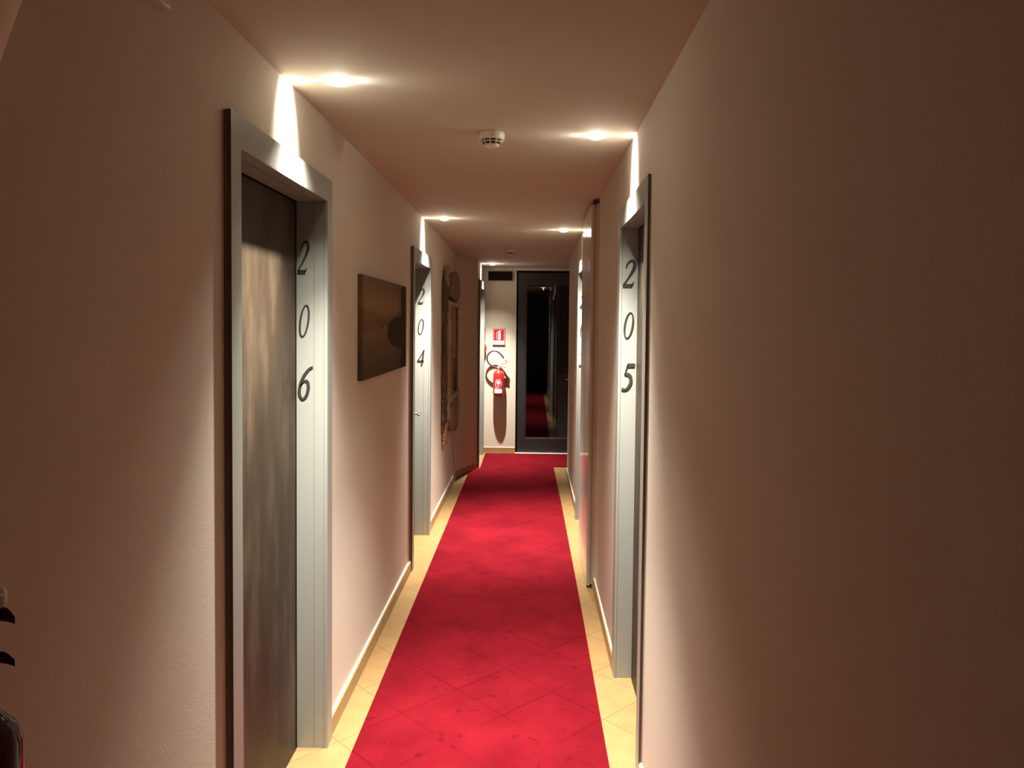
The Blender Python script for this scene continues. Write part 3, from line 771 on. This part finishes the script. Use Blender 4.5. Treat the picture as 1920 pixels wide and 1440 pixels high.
bm = bmesh.new(); box(bm, XL+0.0005, -0.768, 1.20, 1.592, 2.306, 2.400); mesh_obj('housing', bm, M_PLASTIC, root, bevel=0.004)
bm = bmesh.new(); box(bm, XL+0.0005, -0.772, 1.19, 1.575, 2.298, 2.3055); mesh_obj('base_rail', bm, M_SATINWHITE, root)

root = empty('console_table', (-0.68, 0.62, 0)); tag(root, 'narrow dark console table against the left wall, out of the picture, under the vase', 'table')
M_DKWOOD = plain('dark_table_wood', (0.06, 0.035, 0.02, 1), 0.4, 0, 18, 0.2)
bm = bmesh.new(); box(bm, XL+0.021, -0.668, 0.25, 1.02, 0.865, 0.895); mesh_obj('tabletop', bm, M_DKWOOD, root, bevel=0.004)
for lx in (-0.755, -0.684):
    for ly in (0.28, 0.99):
        bm = bmesh.new(); box(bm, lx-0.014, lx+0.014, ly-0.014, ly+0.014, 0.0, 0.8645); mesh_obj('leg', bm, M_DKWOOD, root, bevel=0.002)
root = empty('flower_vase', (-0.717, 0.95, 0.895)); tag(root, 'dark red glazed vase with dark leaves at the lower left edge', 'vase')
M_VASE = plain('dark_red_glaze', (0.050, 0.006, 0.006, 1), 0.08, 0.0, 8, 0.35)
bm = bmesh.new()
vx, vy = -0.717, 0.95
lathe(bm, [(0.0, 0.895), (0.034, 0.895), (0.040, 0.93), (0.0445, 0.99), (0.0455, 1.05), (0.044, 1.085), (0.037, 1.106), (0.024, 1.121), (0.0145, 1.132), (0.012, 1.150), (0.015, 1.160), (0.011, 1.160), (0.009, 1.142), (0.0, 1.135)], (vx, vy, 0), 36)
mesh_obj('vase_body', bm, M_VASE, root, smooth=True)
M_DLEAF = plain('dark_red_leaf', (0.055, 0.010, 0.010, 1), 0.4, 0, 40, 0.3)
def leafm(base, tip, w, droop=0.01):
    b2 = bmesh.new(); base, tip = Vector(base), Vector(tip); d = tip-base; sd = Vector((0, 1, 0.35)).normalized()
    rows = []
    for i in range(11):
        t = i/10; ww = w*math.sin(math.pi*min(1, t**0.8))*(1 if t < 1 else 0)
        c = base + d*t + Vector((0, 0, droop*math.sin(math.pi*t)))
        rows.append([b2.verts.new(c + sd*ww*k + Vector((0, 0, abs(k)*0.006 + e))) for k, e in ((-1, 0), (-.5, -.001), (0, -.003), (.5, -.001), (1, 0))])
    for A, B in zip(rows, rows[1:]):
        for k in range(4): b2.faces.new((A[k], A[k+1], B[k+1], B[k])).smooth = True
    ge = bmesh.ops.solidify(b2, geom=b2.faces[:], thickness=0.0012)
    return b2
st = [(vx, vy, 1.138), (vx-0.006, vy-0.01, 1.20), (vx-0.006, vy-0.02, 1.29), (vx-0.004, vy-0.02, 1.35)]
bm = bmesh.new(); tube(bm, catmull(st, 6), 0.0035, 8, r_end=0.002); mesh_obj('stem', bm, M_DLEAF, root)
for (b, tpx, w) in (((vx-0.004, vy-0.01, 1.240), (-0.673, vy, 1.252), 0.016), ((vx-0.004, vy-0.01, 1.186), (-0.674, vy, 1.195), 0.010), ((vx-0.004, vy-0.02, 1.33), (vx-0.035, vy-0.05, 1.37), 0.014), ((vx-0.006, vy-0.015, 1.29), (vx-0.04, vy+0.03, 1.32), 0.014)):
    mesh_obj('leaf', leafm(b, tpx, w), M_DLEAF, root)
bm = bmesh.new()
fx, fy, fz = -0.706, vy+0.004, 1.277
for k in range(5):
    a = 2*math.pi*k/5; c, s = math.cos(a)*0.011, math.sin(a)*0.011
    lathe(bm, [(0.0, 0.012), (0.009, 0.007), (0.011, 0), (0.008, -0.007), (0.0, -0.010)], (fx+c*0.7, fy+s*0.7, fz+s*0.6), 12)
mesh_obj('white_blossom', bm, M_WHITE, root, smooth=True)

# ------------------------------------------------------------------ world, camera, view
w = bpy.data.worlds.new('night'); sc.world = w; w.use_nodes = True
w.node_tree.nodes['Background'].inputs[0].default_value = (0.02, 0.02, 0.025, 1); w.node_tree.nodes['Background'].inputs[1].default_value = 0.2
f_px, roll, pitch, yaw, py = 1400.0, -0.0101, 0.039, 0.024583497, 661.277
cam = bpy.data.cameras.new('camera'); co = bpy.data.objects.new('camera', cam); link(co)
fw = Vector((-math.sin(yaw)*math.cos(pitch), math.cos(yaw)*math.cos(pitch), -math.sin(pitch)))
r = Vector((math.cos(yaw), math.sin(yaw), 0)); u = r.cross(fw)
c_, s_ = math.cos(roll), math.sin(roll)
r2 = r*c_ - u*s_; u2 = r*s_ + u*c_
Mx = Matrix((r2, u2, -fw)).transposed().to_4x4(); Mx.translation = (0, 0, 1.65)
co.matrix_world = Mx
cam.sensor_fit = 'HORIZONTAL'; cam.sensor_width = 36.0; cam.lens = f_px/1920*36.0
cam.shift_x = 0.0; cam.shift_y = (py - 720)/1920.0; cam.clip_start = 0.02
sc.camera = co
sc.view_settings.view_transform = 'Standard'; sc.view_settings.look = 'None'; sc.view_settings.exposure = 0.0; sc.view_settings.gamma = 1.0
sc.view_settings.use_curve_mapping = False
sc.cycles.max_bounces = 10; sc.cycles.diffuse_bounces = 6; sc.cycles.glossy_bounces = 4; sc.cycles.transmission_bounces = 6
sc.cycles.use_denoising = True; sc.cycles.sample_clamp_indirect = 6.0
sc.cycles.caustics_reflective = False; sc.cycles.caustics_refractive = False
